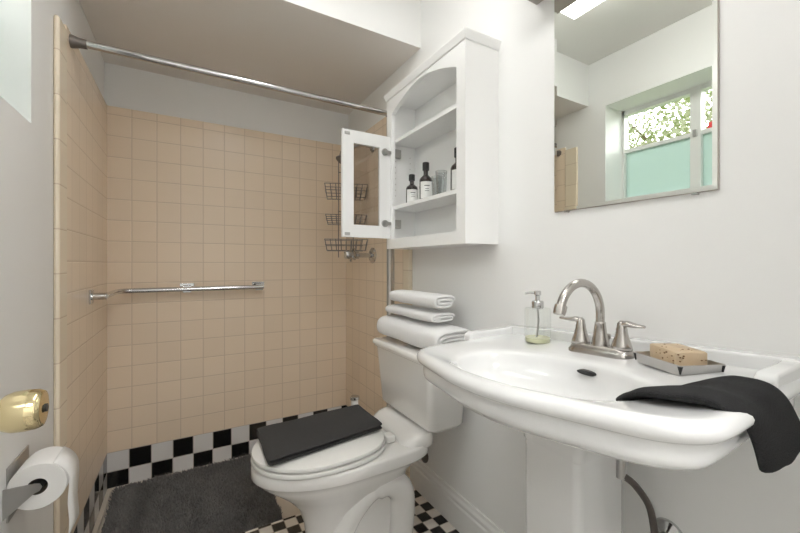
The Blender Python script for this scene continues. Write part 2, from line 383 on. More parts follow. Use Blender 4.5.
# wire caddy
t = thing('shower_caddy', 'wire shower caddy with three baskets hanging in the shower corner', 'caddy', (0.80,1.99,1.17))
def wires(segs, r=0.0022):
    bm = bmesh.new()
    for s in segs: tube(bm, s, r, 6)
    return bm
R3 = Matrix.Rotation(radians(-20),3,'Z'); CC = Vector((0.835,2.10,0))
def cw(x, y, z): return tuple(CC + R3 @ Vector((x,y,0)) + Vector((0,0,z)))
segs = []
for sx in (-0.045,0.045): segs.append([cw(sx,0.03,1.12),cw(sx,0.03,1.70)])
segs.append(spline([cw(-0.045,0.03,1.70),cw(-0.03,0.01,1.765),cw(0,-0.03,1.785),cw(0.03,0.01,1.765),cw(0.045,0.03,1.70)],5))
for zz2 in (1.64,1.40): segs.append([cw(-0.045,0.03,zz2),cw(0.045,0.03,zz2)])
obj('back_frame', wires(segs,0.003), 'wire', t)
def basket(z0, z1, hx, hy):
    segs = []
    for z, k in ((z1,1.0),((z0+z1)/2,0.97),(z0,0.90)):
        segs.append([cw(-hx*k,-hy*k,z),cw(hx*k,-hy*k,z),cw(hx*k,0.03,z),cw(-hx*k,0.03,z),cw(-hx*k,-hy*k,z)])
    n = 9
    for i in range(n):
        x = -hx+2*hx*i/(n-1); segs.append([cw(x,-hy,z1),cw(x*.9,-hy*.9,z0),cw(x*.9,0.03,z0),cw(x,0.03,z1)])
    for s in (-1,1):
        segs.append([cw(s*hx,-hy*0.3,z1),cw(s*hx*.9,-hy*0.3,z0)])
    obj('basket', wires(segs), 'wire', t)
basket(1.475,1.55,0.125,0.075); basket(1.32,1.37,0.12,0.07); basket(1.16,1.225,0.125,0.075)
# white vertical channel at the shower edge
t = thing('shower_door_channel', 'white and chrome vertical channel on tile edge above the toilet tank', 'channel', (XTR,1.715,ZS))
obj('strip', B(XTR-0.012,XTR,1.695,1.735,0.0,TT), 'trim', t, bevel=0.002)
for yy in (1.690,1.735): obj('side_rail', B(XTR-0.018,XTR,yy,yy+0.008,0.0,TT), 'steel', t, smooth=False)

# ------------------------------------------------------------------ bath mat
RX0, RX1, RY0, RY1 = -0.318, 0.375, 1.625, 2.34
t = thing('bath_mat', 'dark grey shaggy bath mat lying on the shower floor', 'bath mat', (0.03,1.98,ZS))
bm = bmesh.new(); loft(bm, [rrect((RX0+RX1)/2,(RY0+RY1)/2,(RX1-RX0)/2-d,(RY1-RY0)/2-d,0.04,z) for d,z in ((0,ZS+0.001),(0,ZS+0.01),(0.006,ZS+0.014))])
obj('backing', bm, 'rug', t)
bm = bmesh.new(); nx, ny = 118, 122
for i in range(nx):
    for j in range(ny):
        x = RX0+0.006+(RX1-RX0-0.012)*(i+random.random())/nx; y = RY0+0.006+(RY1-RY0-0.012)*(j+random.random())/ny
        f = noise.noise(Vector((x*14,y*14,0))); g = noise.noise(Vector((x*14+30,y*14,5)))
        h = 0.022+0.010*random.random(); a = random.random()*6.28
        tip = Vector((x+0.016*f+0.010*cos(a), y+0.016*g+0.010*sin(a), ZS+0.012+h))
        r = 0.0028; b0 = [bm.verts.new((x+r*cos(a+k*2.094), y+r*sin(a+k*2.094), ZS+0.012)) for k in range(3)]
        m0 = Vector((x,y,ZS+0.012)).lerp(tip,0.6)+Vector((0,0,0.004)); b1 = [bm.verts.new((m0.x+r*.9*cos(a+k*2.094), m0.y+r*.9*sin(a+k*2.094), m0.z)) for k in range(3)]
        tv = bm.verts.new(tip)
        for k in range(3):
            q = (k+1)%3; bm.faces.new((b0[k],b0[q],b1[q],b1[k])); bm.faces.new((b1[k],b1[q],tv))
p = obj('pile', bm, 'rug', t, smooth=False); p['kind'] = 'stuff'

# ------------------------------------------------------------------ toilet
TY = 1.32
def egg(x0, x1, hw, z, n=48, sq=2.0, back=0.75, wide=0.48):
    """plan ring pointing to -x; widest at 'wide' of the length, squarer at the back"""
    out = []
    cx = x0+(x1-x0)*wide
    for k in range(n):
        a = 2*pi*k/n; c, s = cos(a), sin(a)
        if c <= 0: e = 2.0; L = cx-x0
        else: e = 2.0+back*1.6; L = x1-cx
        x = cx + math.copysign(abs(c)**(2/e), c)*L; y = TY + math.copysign(abs(s)**(2/e), s)*hw
        out.append((x,y,z))
    return out
t = thing('toilet', 'white two-piece toilet with closed lid against the right wall', 'toilet', (0.55,TY,0))
bm = bmesh.new()
loft(bm, [egg(.345,.765,.132,0,back=1.5), egg(.345,.765,.132,.018,back=1.5), egg(.365,.755,.104,.030,back=1.5), egg(.375,.750,.096,.07,back=1.5), egg(.365,.75,.098,.15,back=1.5),
          egg(.345,.74,.108,.21,back=1.2), egg(.300,.745,.132,.262,back=1.2), egg(.250,.75,.158,.305,back=1.1), egg(.212,.78,.172,.335,back=1.3), egg(.204,.81,.177,.350,back=1.5), egg(.190,.825,.186,.356,back=1.6), egg(.186,.83,.189,.361,back=1.6), egg(.186,.83,.189,.392,back=1.6), egg(.190,.828,.186,.398,back=1.6), egg(.202,.822,.176,.400,back=1.6)])
obj('bowl', bm, 'ceramic_t', t, auto=60)
bm = bmesh.new()
loft(bm, [rrect(.765,TY,.06,.15,.05,.37), rrect(.765,TY,.070,.168,.05,.392), rrect(.770,TY,.066,.166,.05,.415), rrect(.782,TY,.056,.160,.05,.432), rrect(.80,TY,.05,.150,.05,.4395)])
obj('tank_platform', bm, 'ceramic_t', t, auto=50)
bm = bmesh.new()
tube(bm, spline([(.475,1.262,.03),(.485,1.250,.12),(.525,1.235,.20),(.580,1.222,.258),(.650,1.218,.268),(.705,1.220,.22),(.715,1.225,.13),(.705,1.23,.02)],6), [.042]*20+[.05]*23, 20)
obj('trapway', bm, 'ceramic_t', t, auto=0)
obj('bolt_cap', LT([(.016,0),(.015,.012),(.009,.02),(.002,.022)], (.60,1.213,.018), 'z', 20), 'ceramic_t', t)
bm = bmesh.new(); loft(bm, [egg(.206,.645,.170,.3995,back=.5), egg(.206,.645,.170,.4050,back=.5), egg(.187,.657,.187,.4055,back=.5), egg(.185,.658,.189,.410,back=.5), egg(.187,.657,.187,.4185,back=.5), egg(.206,.645,.170,.4190,back=.5)])
obj('seat', bm, 'plastic', t, auto=50)
bm = bmesh.new(); loft(bm, [egg(.208,.642,.168,.4192,back=.5), egg(.208,.642,.168,.4242,back=.5), egg(.189,.652,.185,.4247,back=.5), egg(.187,.654,.187,.429,back=.5), egg(.189,.652,.185,.437,back=.5), egg(.205,.640,.172,.4415,back=.5), egg(.27,.60,.12,.4435,back=.5)])
obj('lid', bm, 'plastic', t, auto=50)
for yy in (TY-.075,TY+.075):
    obj('hinge', B(.652,.688,yy-.022,yy+.022,.4025,.430), 'plastic', t, bevel=.007)
bm = bmesh.new()
loft(bm, [rrect(.868,TY,.062,.170,.03,.440), rrect(.862,TY,.076,.192,.035,.447), rrect(.858,TY,.084,.202,.030,.462), rrect(.855,TY,.090,.212,.025,.60), rrect(.852,TY,.096,.218,.025,.702)])
tk = obj('tank', bm, 'ceramic_t', t, auto=50)
bm = bmesh.new()
loft(bm, [rrect(.852,TY,.098,.220,.025,.703), rrect(.850,TY,.103,.228,.028,.708), rrect(.850,TY,.103,.228,.028,.717), rrect(.849,TY,.109,.236,.03,.719), rrect(.849,TY,.109,.236,.03,.731), rrect(.850,TY,.103,.229,.028,.737)])
obj('tank_lid', bm, 'ceramic_t', t, auto=50)
# supply valve
t = thing('shutoff_valve', 'chrome shutoff valve on wall below the toilet tank', 'valve', (XR,1.445,.185))
obj('escutcheon', LT([(.036,0),(.036,-.003),(.024,-.010),(.014,-.012)], (XR,1.445,.185), 'x', 28), 'wire', t)
obj('stub', LT([(.013,0),(.013,-.022),(.017,-.024),(.017,-.045),(.010,-.050)], (XR-.010,1.445,.185), 'x', 16), 'chrome', t)
obj('supply_hose', TB(spline([(.915,1.447,.200),(.910,1.46,.26),(.892,1.465,.34),(.885,1.46,.415)],6), .005, 8), 'steel', t)
# toilet brush
t = thing('toilet_brush', 'slim white toilet brush canister with chrome cap behind the toilet bowl', 'toilet brush', (.69,1.585,0))
obj('canister', LT([(.040,0),(.042,.005),(.040,.26),(.036,.27),(.016,.274)], (.66,1.555,0), 'z', 28), 'plastic', t)
obj('handle', LT([(.016,0),(.016,.19)], (.66,1.555,.275), 'z', 20), 'plastic', t)
obj('cap', LT([(.018,0),(.022,.002),(.022,.012),(.018,.015)], (.66,1.555,.465), 'z', 20), 'chrome', t)

# ------------------------------------------------------------------ folded towels
def folded(name, path, thick, e0, e1, axis, m, parent, nseg=14, wob=0.004, seed=0):
    """sheet folded along path (a,z), extruded from e0 to e1 along the other axis"""
    P = [Vector((a,0,z)) for a, z in path]; n = len(P); up = []; lo = []
    for i in range(n):
        tg = (P[min(i+1,n-1)]-P[max(i-1,0)]).normalized(); nm = Vector((-tg.z,0,tg.x))
        k = 1.0 if 0 < i < n-1 else 0.55
        up.append(P[i]+nm*thick/2*k); lo.append(P[i]-nm*thick/2*k)
    prof = up+lo[::-1]; bm = bmesh.new(); rings = []
    for j in range(nseg+1):
        s = j/nseg; e = e0+(e1-e0)*s; ring = []
        for v in prof:
            dn = noise.noise(Vector((v.x*16+seed*7, v.z*22, e*9)))*wob; dz = noise.noise(Vector((v.x*12, v.z*30+seed*3, e*11+4)))*wob*.55
            endk = 0.0 if 0 < j < nseg else 1.0
            ee = e + endk*noise.noise(Vector((v.x*30,v.z*60,seed+j)))*wob*1.2
            ring.append((v.x+dn, ee, v.z+dz) if axis == 'y' else (ee, v.x+dn, v.z+dz))
        rings.append(ring)
    R = loft(bm, rings, False, False)
    for r in (R[0], R[-1]):
        for i in range(n-1):
            q = (r[i], r[i+1], r[2*n-2-i], r[2*n-1-i])
            bm.faces.new(q)
    o = obj(name, bm, m, parent, sub=1)
    return o
def zig(x0, x1, z0, layers, pitch, k=8, r=None):
    """serpentine: layers run between x0 and x1, stacked upward by pitch"""
    out = []; L = layers
    for i in range(L):
        z = z0+pitch*i; a, b = (x0,x1) if i % 2 == 0 else (x1,x0)
        s = 1 if b > a else -1; rr = pitch/2
        for q in range(k+1): out.append((a+s*rr+(b-a-2*s*rr)*q/k, z))
        if i < L-1:
            for q in range(1,4):
                an = -pi/2+pi*q/4; out.append((b-s*rr+s*rr*cos(an), z+rr+rr*sin(an)))
    return out
def wrap(x0, x1, z0, h, turns, th):
    """spiral roll-fold seen from the end: rounded flat loops shrinking inwards"""
    out = []; steps = 22
    for k in range(int(turns*steps)+1):
        f = k/steps; d = th*1.04*f; hx = (x1-x0)/2-d; hz = h/2-d
        hx = max(hx, 0.012); hz = max(hz, 0.0025); a = pi*0.02 + 2*pi*f
        c, s = cos(a), sin(a); e = 3.2
        out.append(((x0+x1)/2+math.copysign(abs(c)**(2/e),c)*hx, z0+h/2+math.copysign(abs(s)**(2/e),s)*hz))
    return out
LZ = .7375
o = folded('folded_towel', wrap(.762,.940,LZ+.0078,.090,3.1,.0140), .0150, 1.062, 1.552, 'y', 'wtowel', None, seed=1, wob=.006)
tag(o, 'large thick white towel at the bottom of the stack on the toilet tank', 'towel', 'white towels on the toilet tank')
o = folded('folded_towel', wrap(.794,.905,LZ+.1155,.036,1.75,.0105), .0115, 1.135, 1.520, 'y', 'wtowel', None, seed=2, wob=.004)
tag(o, 'thin white towel in the middle of the stack on the toilet tank', 'towel', 'white towels on the toilet tank')
o = folded('folded_towel', wrap(.800,.897,LZ+.1695,.052,2.1,.0120), .0130, 1.125, 1.492, 'y', 'wtowel', None, seed=3, wob=.004)
tag(o, 'small white towel on top of the stack on the toilet tank', 'towel', 'white towels on the toilet tank')
# charcoal towel on the lid
def sheet_layers(name, corners, z0, layers, pitch, th, m, seed):
    """folded flat towel; corners = 4 (x,y) of the pile, fold edge on the first side"""
    bm = bmesh.new()
    A, Bc, C, D = [Vector((*c,0)) for c in corners]   # A->B near edge, D->C far edge
    path = zig(0.0, 1.0, 0, layers, pitch/0.26, 8)
    n = len(path); W = 0.26
    P = [Vector((a*W,0,z*W)) for a, z in path]; up=[]; lo=[]
    for i in range(n):
        tg = (P[min(i+1,n-1)]-P[max(i-1,0)]).normalized(); nm = Vector((-tg.z,0,tg.x)); k = 1 if 0<i<n-1 else .5
        up.append(P[i]+nm*th/2*k); lo.append(P[i]-nm*th/2*k)
    prof = up+lo[::-1]; rings = []; ns = 16
    for j in range(ns+1):
        s = j/ns; ring = []
        for v in prof:
            q = v.x/W; p = A.lerp(Bc,s).lerp(D.lerp(C,s), q)
            wz = noise.noise(Vector((s*3+seed,q*3,v.z*20)))*.0035
            dx = noise.noise(Vector((s*5,q*4+seed,v.z*60)))*.004
            ring.append((p.x+dx, p.y+dx*.7, z0+v.z+wz*(0.3+v.z/(pitch*layers))))
        rings.append(ring)
    R = loft(bm, rings, False, False)
    for r in (R[0],R[-1]):
        for i in range(n-1): bm.faces.new((r[i],r[i+1],r[2*n-2-i],r[2*n-1-i]))
    return obj(name, bm, m, sub=1)
o = sheet_layers('folded_towel', [(.218,1.183),(.652,1.245),(.650,1.487),(.222,1.457)], (.4515), 2, .0145, .0115, 'dtowel2', 3)
tag(o, 'dark grey folded towel lying flat on the closed toilet lid', 'towel')

# ------------------------------------------------------------------ pedestal sink
SY = .55; TILT = -.052
t = thing('pedestal_sink', 'white pedestal sink with bow-fronted basin against the right wall', 'sink', (.79,SY,0))
half = [(0,.452),(.08,.459),(.16,.479),(.22,.495),(.27,.510),(.302,.530),(.323,.558),(.330,.60),(.333,.66),(.336,.75),(.341,.85),(.345,.935),(.335,.955),(.2,.957),(0,.957)]
poly = [(x, SY+d) for d, x in half] + [(x, SY-d) for d, x in half[-2:0:-1]]
poly = [(x, y-.038*max(0,.96-x)/.5) for x, y in poly]
poly = spline([(*p,0) for p in poly]+[(*poly[0],0)], 6)[:-1]
bowlp = [(.643+ .140*math.copysign(abs(cos(a))**(2/2.2),cos(a)), SY+.005+.212*math.copysign(abs(sin(a))**(2/2.2),sin(a)), 0) for a in [2*pi*k/120 for k in range(120)]]
bowlp = [(x, y-.038*(.96-x)/.5, 0) for x, y, _ in bowlp]
CX, CY = .650, SY
def cast(pl, ang):
    dx, dy = cos(ang), sin(ang); best = 0
    for i in range(len(pl)):
        x1, y1 = pl[i][0]-CX, pl[i][1]-CY; x2, y2 = pl[(i+1)%len(pl)][0]-CX, pl[(i+1)%len(pl)][1]-CY
        den = dx*(y2-y1)-dy*(x2-x1)
        if abs(den) < 1e-12: continue
        tt = (x1*(y2-y1)-y1*(x2-x1))/den; uu = (x1*dy-y1*dx)/den
        if tt > 0 and -1e-6 <= uu <= 1+1e-6: best = max(best, tt)
    return best
NA = 144; angs = [2*pi*k/NA for k in range(NA)]
ro = [cast(poly,a) for a in angs]; rb = [cast(bowlp,a) for a in angs]
def zt(x, y, z): return z+TILT*(y-SY)
def ring(fn, z):
    out = []
    for a, R, b in zip(angs, ro, rb):
        r = fn(R,b); x = min(CX+r*cos(a), .9625); y = CY+r*sin(a); out.append((x,y,zt(x,y,z)))
    return out
bm = bmesh.new()
R = loft(bm, [ring(lambda R,b:.20*R,.746), ring(lambda R,b:.35*R,.752), ring(lambda R,b:.62*R,.768), ring(lambda R,b:.80*R,.784), ring(lambda R,b:R-.028,.797), ring(lambda R,b:R-.017,.802), ring(lambda R,b:R-.013,.815), ring(lambda R,b:R-.015,.832), ring(lambda R,b:R-.0145,.8365),
    ring(lambda R,b:R-.008,.8375), ring(lambda R,b:R+.003,.843), ring(lambda R,b:R+.007,.854), ring(lambda R,b:R+.001,.8645), ring(lambda R,b:R-.010,.869), ring(lambda R,b:max(R-.020,b+.010),.8685), ring(lambda R,b:b+max(R-.022-b,.010)*.62,.8655), ring(lambda R,b:b+max(R-.022-b,.010)*.28,.861), ring(lambda R,b:b+.002,.857), ring(lambda R,b:b-.004,.850), ring(lambda R,b:b*.955,.832), ring(lambda R,b:b*.89,.808), ring(lambda R,b:b*.76,.789), ring(lambda R,b:b*.45,.776), ring(lambda R,b:.022,.771)])
bs = obj('basin', bm, 'ceramic', t, sub=1)
# overflow slot & drain
bm = bmesh.new(); sl = []
xo = .765
for k in range(20):
    a = 2*pi*k/20; sl.append((.021*math.copysign(abs(cos(a))**.7,cos(a)), .0048*sin(a)))
ringA = [(xo+.0*v, .503+u, zt(0,.503,.836)+v) for u, v in sl]; ringB = [(xo+.02, p[1], p[2]) for p in ringA]
loft(bm, [ringA, ringB]); obj('overflow_slot', bm, 'dark', bs)
obj('drain', LT([(.021,0),(.021,.003),(.014,.004),(.013,.007),(.002,.008)], (CX,CY,.772), 'z', 24), 'chrome', bs)
# backsplash with side returns
def prism_y(prof_yz, x0, x1):
    bm = bmesh.new(); loft(bm, [[(x, y, zt(x,y,z)) for y, z in prof_yz] for x in (x0,x1)]); return bm
HB = .345
prof = [(SY-HB,.84),(SY-HB,.880),(SY-HB+.008,.886),(SY-HB+.025,.890),(SY-HB+.03,.896),(SY-.12,.898)]
prof = [(SY-HB,.84),(SY-HB,.889),(SY-HB+.012,.895),(SY-.2,.895),(SY+.2,.895),(SY+HB-.012,.893),(SY+HB,.887),(SY+HB,.84)]
obj('backsplash', prism_y(prof, .925, .9625), 'ceramic', bs, bevel=.006)
for s in (1,-1):
    ya, yb_ = (SY+s*(HB-.030), SY+s*HB); a, b2 = min(ya,yb_), max(ya,yb_)
    x0 = .745 if s > 0 else .80
    pf = [(x0,.85),(x0,.880),(x0+.012,.888),(.90,.889),(.93,.892),(.93,.85)]
    bm = bmesh.new(); loft(bm, [[(x, y, zt(x,y,z)) for x, z in pf] for y in (a,b2)])
    obj('side_splash', bm, 'ceramic', bs, bevel=.007)
# pedestal
bm = bmesh.new()
def pr_(x0,x1,y0,y1,z,r=.018): return rrect((x0+x1)/2,(y0+y1)/2,(x1-x0)/2,(y1-y0)/2,r,z,4)
loft(bm, [pr_(.675,.90,.445,.655,0), pr_(.675,.90,.445,.655,.03), pr_(.690,.885,.46,.64,.06), pr_(.702,.873,.478,.624,.12), pr_(.703,.873,.476,.625,.30), pr_(.703,.873,.476,.625,.660), pr_(.700,.872,.474,.628,.666), pr_(.698,.873,.472,.630,.680), pr_(.680,.88,.45,.65,.72), pr_(.65,.89,.42,.68,.748)])
obj('pedestal', bm, 'ceramic', t, auto=28)

# faucet
FX, FY = .866, .531; FZ = zt(0,FY,.862)
t = thing('faucet', 'brushed nickel two-handle faucet with high arched spout on sink', 'faucet', (FX,FY,FZ))
bm = bmesh.new()
def stad(hx, hy, z):
    hy -= .004
    return [(p[0],p[1],p[2]+TILT*(p[1]-FY)) for p in rrect(FX,FY,hx,hy,min(hx,hy)-.0005,z,8)]
def _unused(hx, hy, z): return [(p[0],p[1],p[2]+TILT*(p[1]-FY)) for p in rrect(FX,FY,hx,hy,min(hx,hy)-.0005,z,8)]
loft(bm, [stad(.029,.083,FZ-.002), stad(.029,.083,FZ+.006), stad(.026,.079,FZ+.012), stad(.022,.074,FZ+.020), stad(.018,.07,FZ+.022)])
obj('base_plate', bm, 'nickel', t, auto=50)
pts = [(FX,FY,FZ+.02),(FX,FY,FZ+.06),(FX,FY,.958)]+[(FX-.076+.076*cos(a),FY,.960+.076*sin(a)) for a in [radians(8*i) for i in range(0,21)]]
pts += [(pts[-1][0]-.004*1,FY,pts[-1][2]-.012)]
sp = obj('spout', TB(pts, .0098, 20), 'nickel', t, auto=0)
obj('spout_collar', LT([(.020,0),(.0185,.012),(.0145,.035),(.012,.055),(.0125,.057),(.0105,.06)], (FX,FY,FZ+.018), 'z', 28), 'nickel', t)
e = Vector(pts[-1]); d = (Vector(pts[-1])-Vector(pts[-3])).normalized()
bm = bmesh.new(); tube(bm, [e-d*.016,e-d*.014,e-d*.002,e+d*.006], [.0115,.0135,.0135,.0125], 20); obj('aerator', bm, 'nickel', sp)
for s in (1,-1):
    hy = FY+s*.051; hz = FZ+.018-s*.0025
    h = obj('handle', LT([(.0225,0),(.0205,.010),(.0150,.028),(.0118,.042),(.0120,.046),(.0105,.050),(.0095,.060),(.004,.066)], (FX,hy,hz), 'z', 28), 'nickel', t, auto=0)
    bm = bmesh.new(); P = spline([(FX,hy-s*.004,hz+.054),(FX,hy+s*.012,hz+.0600),(FX,hy+s*.030,hz+.0585),(FX,hy+s*(.060 if s>0 else .050),hz+.0585)],5)
    rings = []
    for i, p in enumerate(P):
        f = i/(len(P)-1); w_ = .0070+.0035*sin(pi*f); th = .0065*(1-f)+.003
        if i == len(P)-1: w_ *= .5
        rings.append([(p.x+w_*cos(q), p.y, p.z+th*sin(q)) for q in [2*pi*k/16 for k in range(16)]])
    loft(bm, rings); obj('lever', bm, 'nickel', h, auto=0)
obj('lift_rod', LT([(.0025,0),(.0025,.026),(.006,.028),(.006,.036),(.003,.039)], (FX+.024,FY-.006,FZ+.008), 'z', 14), 'nickel', t)

# soap dispenser
DX_, DY_ = .872, .720; DZ_ = zt(0,DY_,.8625)
t = thing('soap_dispenser', 'clear glass pump bottle with pale green soap and chrome pump on sink', 'soap dispenser', (DX_,DY_,DZ_))
obj('bottle', LT([(.030,0),(.035,.002),(.0358,.006),(.0358,.095),(.034,.100),(.016,.102),(.014,.106)], (DX_,DY_,DZ_), 'z', 40, True, False), 'glass', t, auto=40)
obj('liquid_soap', LT([(.028,.003),(.0335,.005),(.0338,.017),(.02,.0172),(.004,.0172)], (DX_,DY_,DZ_), 'z', 36), 'liquid', t)
pm = obj('pump', LT([(.0155,.100),(.0165,.103),(.0165,.118),(.0145,.121),(.0075,.121),(.0065,.124),(.0065,.136),(.0095,.138),(.0095,.148),(.007,.150)], (DX_,DY_,DZ_), 'z', 28), 'chrome', t)
obj('nozzle', TB([(DX_,DY_,DZ_+.144),(DX_-.012,DY_+.018,DZ_+.144),(DX_-.019,DY_+.028,DZ_+.141)], [.004,.0035,.003], 10), 'chrome', pm)
obj('dip_tube', TB(spline([(DX_,DY_,DZ_+.10),(DX_+.002,DY_-.001,DZ_+.06),(DX_-.004,DY_+.002,DZ_+.01)],5), .0028, 8), 'steel', pm)

# soap dish and bar
def rot_box(cx, cy, hx, hy, ang): return lambda u, v, z: (cx+u*cos(ang)-v*sin(ang), cy+u*sin(ang)+v*cos(ang), z)
SDX, SDY, SDZ = .846, .362, zt(0,.362,.8610)
F_ = rot_box(SDX,SDY,0,0,radians(-23))
t = thing('soap_dish', 'small silver rectangular soap dish on the sink deck beside faucet', 'soap dish', (SDX,SDY,SDZ))
bm = bmesh.new()
def rr(hx, hy, z): return [F_(u,v,SDZ+z) for u, v, _ in rrect(0,0,hx,hy,.002,0,2)]
loft(bm, [rr(.042,.052,.002), rr(.0465,.0565,.0205), rr(.0475,.0575,.0210), rr(.0475,.0575,.0225), rr(.0455,.0555,.0225), rr(.040,.050,.010)])
obj('tray', bm, 'steel', t, smooth=False)
for su in (-1,1):
    for sv in (-1,1):
        bm = bmesh.new(); c = F_(su*.0440,sv*.0540,0)
        lathe(bm, [(.0012,.006),(.0042,.0195),(.0042,.0205)], (c[0]-.0,c[1],SDZ), 'z', 10); obj('foot', bm, 'dark', t)
G_ = rot_box(.858,.366,0,0,radians(-33))
t = thing('soap_bar', 'speckled tan soap bar resting on the silver dish', 'soap', (.858,.366,SDZ+.0105))
bm = bmesh.new()
def rs(hx, hy, z, r=.004): return [G_(u,v,SDZ+z) for u, v, _ in rrect(0,0,hx,hy,r,0,4)]
loft(bm, [rs(.028,.038,.0115), rs(.0305,.0405,.0135), rs(.0305,.0405,.0385), rs(.0285,.0385,.0405)])
sb = obj('bar', bm, 'soap', t, auto=50)
bm = bmesh.new(); random.seed(4)
for k in range(26):
    side = random.choice('tlrtlr'); u = random.uniform(-.026,.026); v = random.uniform(-.036,.036); z = SDZ+random.uniform(.017,.036); s_ = random.uniform(.0012,.0026)
    if side == 't': c = G_(u,v,SDZ+.0403)
    elif side == 'l': c = G_(-.0305,v,z)
    else: c = G_(u,-.0405,z)
    bmesh.ops.create_icosphere(bm, subdivisions=1, radius=s_, matrix=Matrix.Translation(c) @ Matrix.Diagonal((1,1,.7,1)))
sk = obj('grain_speck', bm, 'speck', sb); sk['kind'] = 'stuff'

# charcoal towel draped over the right rim of the sink
def drape():
    bm = bmesh.new(); nl = 26; nw = 14
    # centre-line (y, z) along the towel; z above tilted sink surfaces
    CL = spline([(.345,0,.858),(.328,0,.868),(.300,0,.882),(.262,0,.892),(.232,0,.8945),(.210,0,.888),(.197,0,.868),(.193,0,.832),(.192,0,.790)],4)
    n = len(CL); rings = []
    TH = .0100
    top = []; bot = []
    for i in range(n):
        s = i/(n-1)
        tg = (CL[min(i+1,n-1)]-CL[max(i-1,0)]).normalized(); nm = Vector((tg.z,0,-tg.x))
        if nm.z < -0.2: nm = -nm
        if i > n*.6 and nm.x > 0: nm = -nm
        rt = []; rb_ = []
        for j in range(nw+1):
            w_ = j/nw
            xf = .600-.040*sin(pi*min(1,s/.9))**2+.090*s**2.2; xb_ = .765+.115*s**4.5
            x = xf+(xb_-xf)*w_
            th = TH*(0.35+.65*min(1,4*w_*(1-w_)*2.2))*(.7 if i in (0,n-1) else 1)
            y = CL[i].x-.055*w_*max(0,1-2.2*s) - .012*sin(pi*w_)*max(0,s-.45)
            z = CL[i].z + .003*noise.noise(Vector((x*18,s*5,1))) + (.003*sin(w_*7+s*3)) + .0022*sin(w_*19+s*4)*min(1,2*s)
            z -= .012*w_*max(0,1-1.5*s)
            z += .020*(w_-.15)*max(0,s-.5)*1.0
            p = Vector((x,y,z)); nn = Vector((0,nm.x,nm.z))
            rt.append(p+nn*th); rb_.append(p-nn*th*.75)
        rings.append([tuple(v) for v in rt]+[tuple(v) for v in rb_[::-1]])
    loft(bm, rings)
    return bm
o = obj('hand_towel', drape(), 'dtowel', sub=1)
tag(o, 'charcoal hand towel draped over the right end of the sink', 'towel')

# sink plumbing
t = thing('sink_supply_line', 'dark supply hose and wall fitting beneath the sink beside pedestal', 'pipe', (.96,.43,.47))
obj('drain_pipe', TB([(.845,.470,.735),(.845,.470,.60)], .010, 14), 'steel', t)
obj('hose', TB(spline([(.846,.466,.606),(.868,.452,.585),(.895,.437,.54),(.905,.431,.49),(.907,.430,.455)],6), .0075, 12), 'hose', t)
obj('valve', LT([(.012,0),(.012,.03),(.008,.032)], (.907,.43,.432), 'z', 16), 'steel', t)
obj('escutcheon', LT([(.034,0),(.032,-.006),(.018,-.012),(.011,-.016),(.011,-.05)], (XR,.428,.455), 'x', 32), 'chrome', t)

# ------------------------------------------------------------------ wall cabinet
CX0, CX1, CY0, CY1, CZ0, CZ1 = .813, XR, .967, 1.530, 1.150, 1.842
t = thing('wall_cabinet', 'white open wall cabinet with arched top above the toilet', 'cabinet', ((CX0+CX1)/2,1.25,CZ0))
bm = bmesh.new(); T = .016; xf = CX0+.018
box(bm, xf, CX1, CY0, CY0+T, CZ0, CZ1); box(bm, xf, CX1, CY1-T, CY1, CZ0, CZ1)
box(bm, CX1-.006, CX1, CY0+T, CY1-T, CZ0, CZ1); box(bm, xf, CX1-.006, CY0+T, CY1-T, CZ0, CZ0+T); box(bm, xf, CX1-.006, CY0+T, CY1-T, CZ1-T, CZ1)
obj('body', bm, 'cab', t, smooth=False)
# face frame with arch
ys = [CY0+.048, CY1-.046]; NF = 24
def arch(y):
    f = (y-(ys[0]+ys[1])/2)/((ys[1]-ys[0])/2); return 1.766+.064*(1-abs(f)**1.7)
bm = bmesh.new()
box(bm, CX0, xf, CY0, ys[0], CZ0, CZ1); box(bm, CX0, xf, ys[1], CY1, CZ0, CZ1); box(bm, CX0, xf, ys[0], ys[1], CZ0, CZ0+.045)
low = [(ys[0]+(ys[1]-ys[0])*k/NF) for k in range(NF+1)]
loft(bm, [[(x, y, arch(y)) for y in low]+[(x, y, CZ1) for y in low[::-1]] for x in (CX0, xf)])
obj('face_frame', bm, 'cab', t, smooth=False)
# crown
bm = bmesh.new()
def crown(d, z): return [(CX0-d, CY0-d, z),(CX1, CY0-d, z),(CX1, CY1+d, z),(CX0-d, CY1+d, z)]
loft(bm, [crown(.001,CZ1-.002), crown(.004,CZ1), crown(.012,CZ1+.024), crown(.012,CZ1+.030)])
obj('crown_molding', bm, 'cab', t, smooth=False)
obj('shelf', B(xf+.002, CX1-.006, CY0+T, CY1-T, 1.638, 1.654), 'cab', t, bevel=.001)
obj('shelf', B(CX0+.008, CX1-.006, CY0+T, CY1-T, 1.329, 1.345), 'cab', t, bevel=.001)
for k in range(8):
    for xx in (.85,.93): obj('peg_hole', LT([(.0022,0),(.0022,-.0008)], (xx,CY1-T+.0003,1.40+.027*k), 'y', 8), 'plate', t)
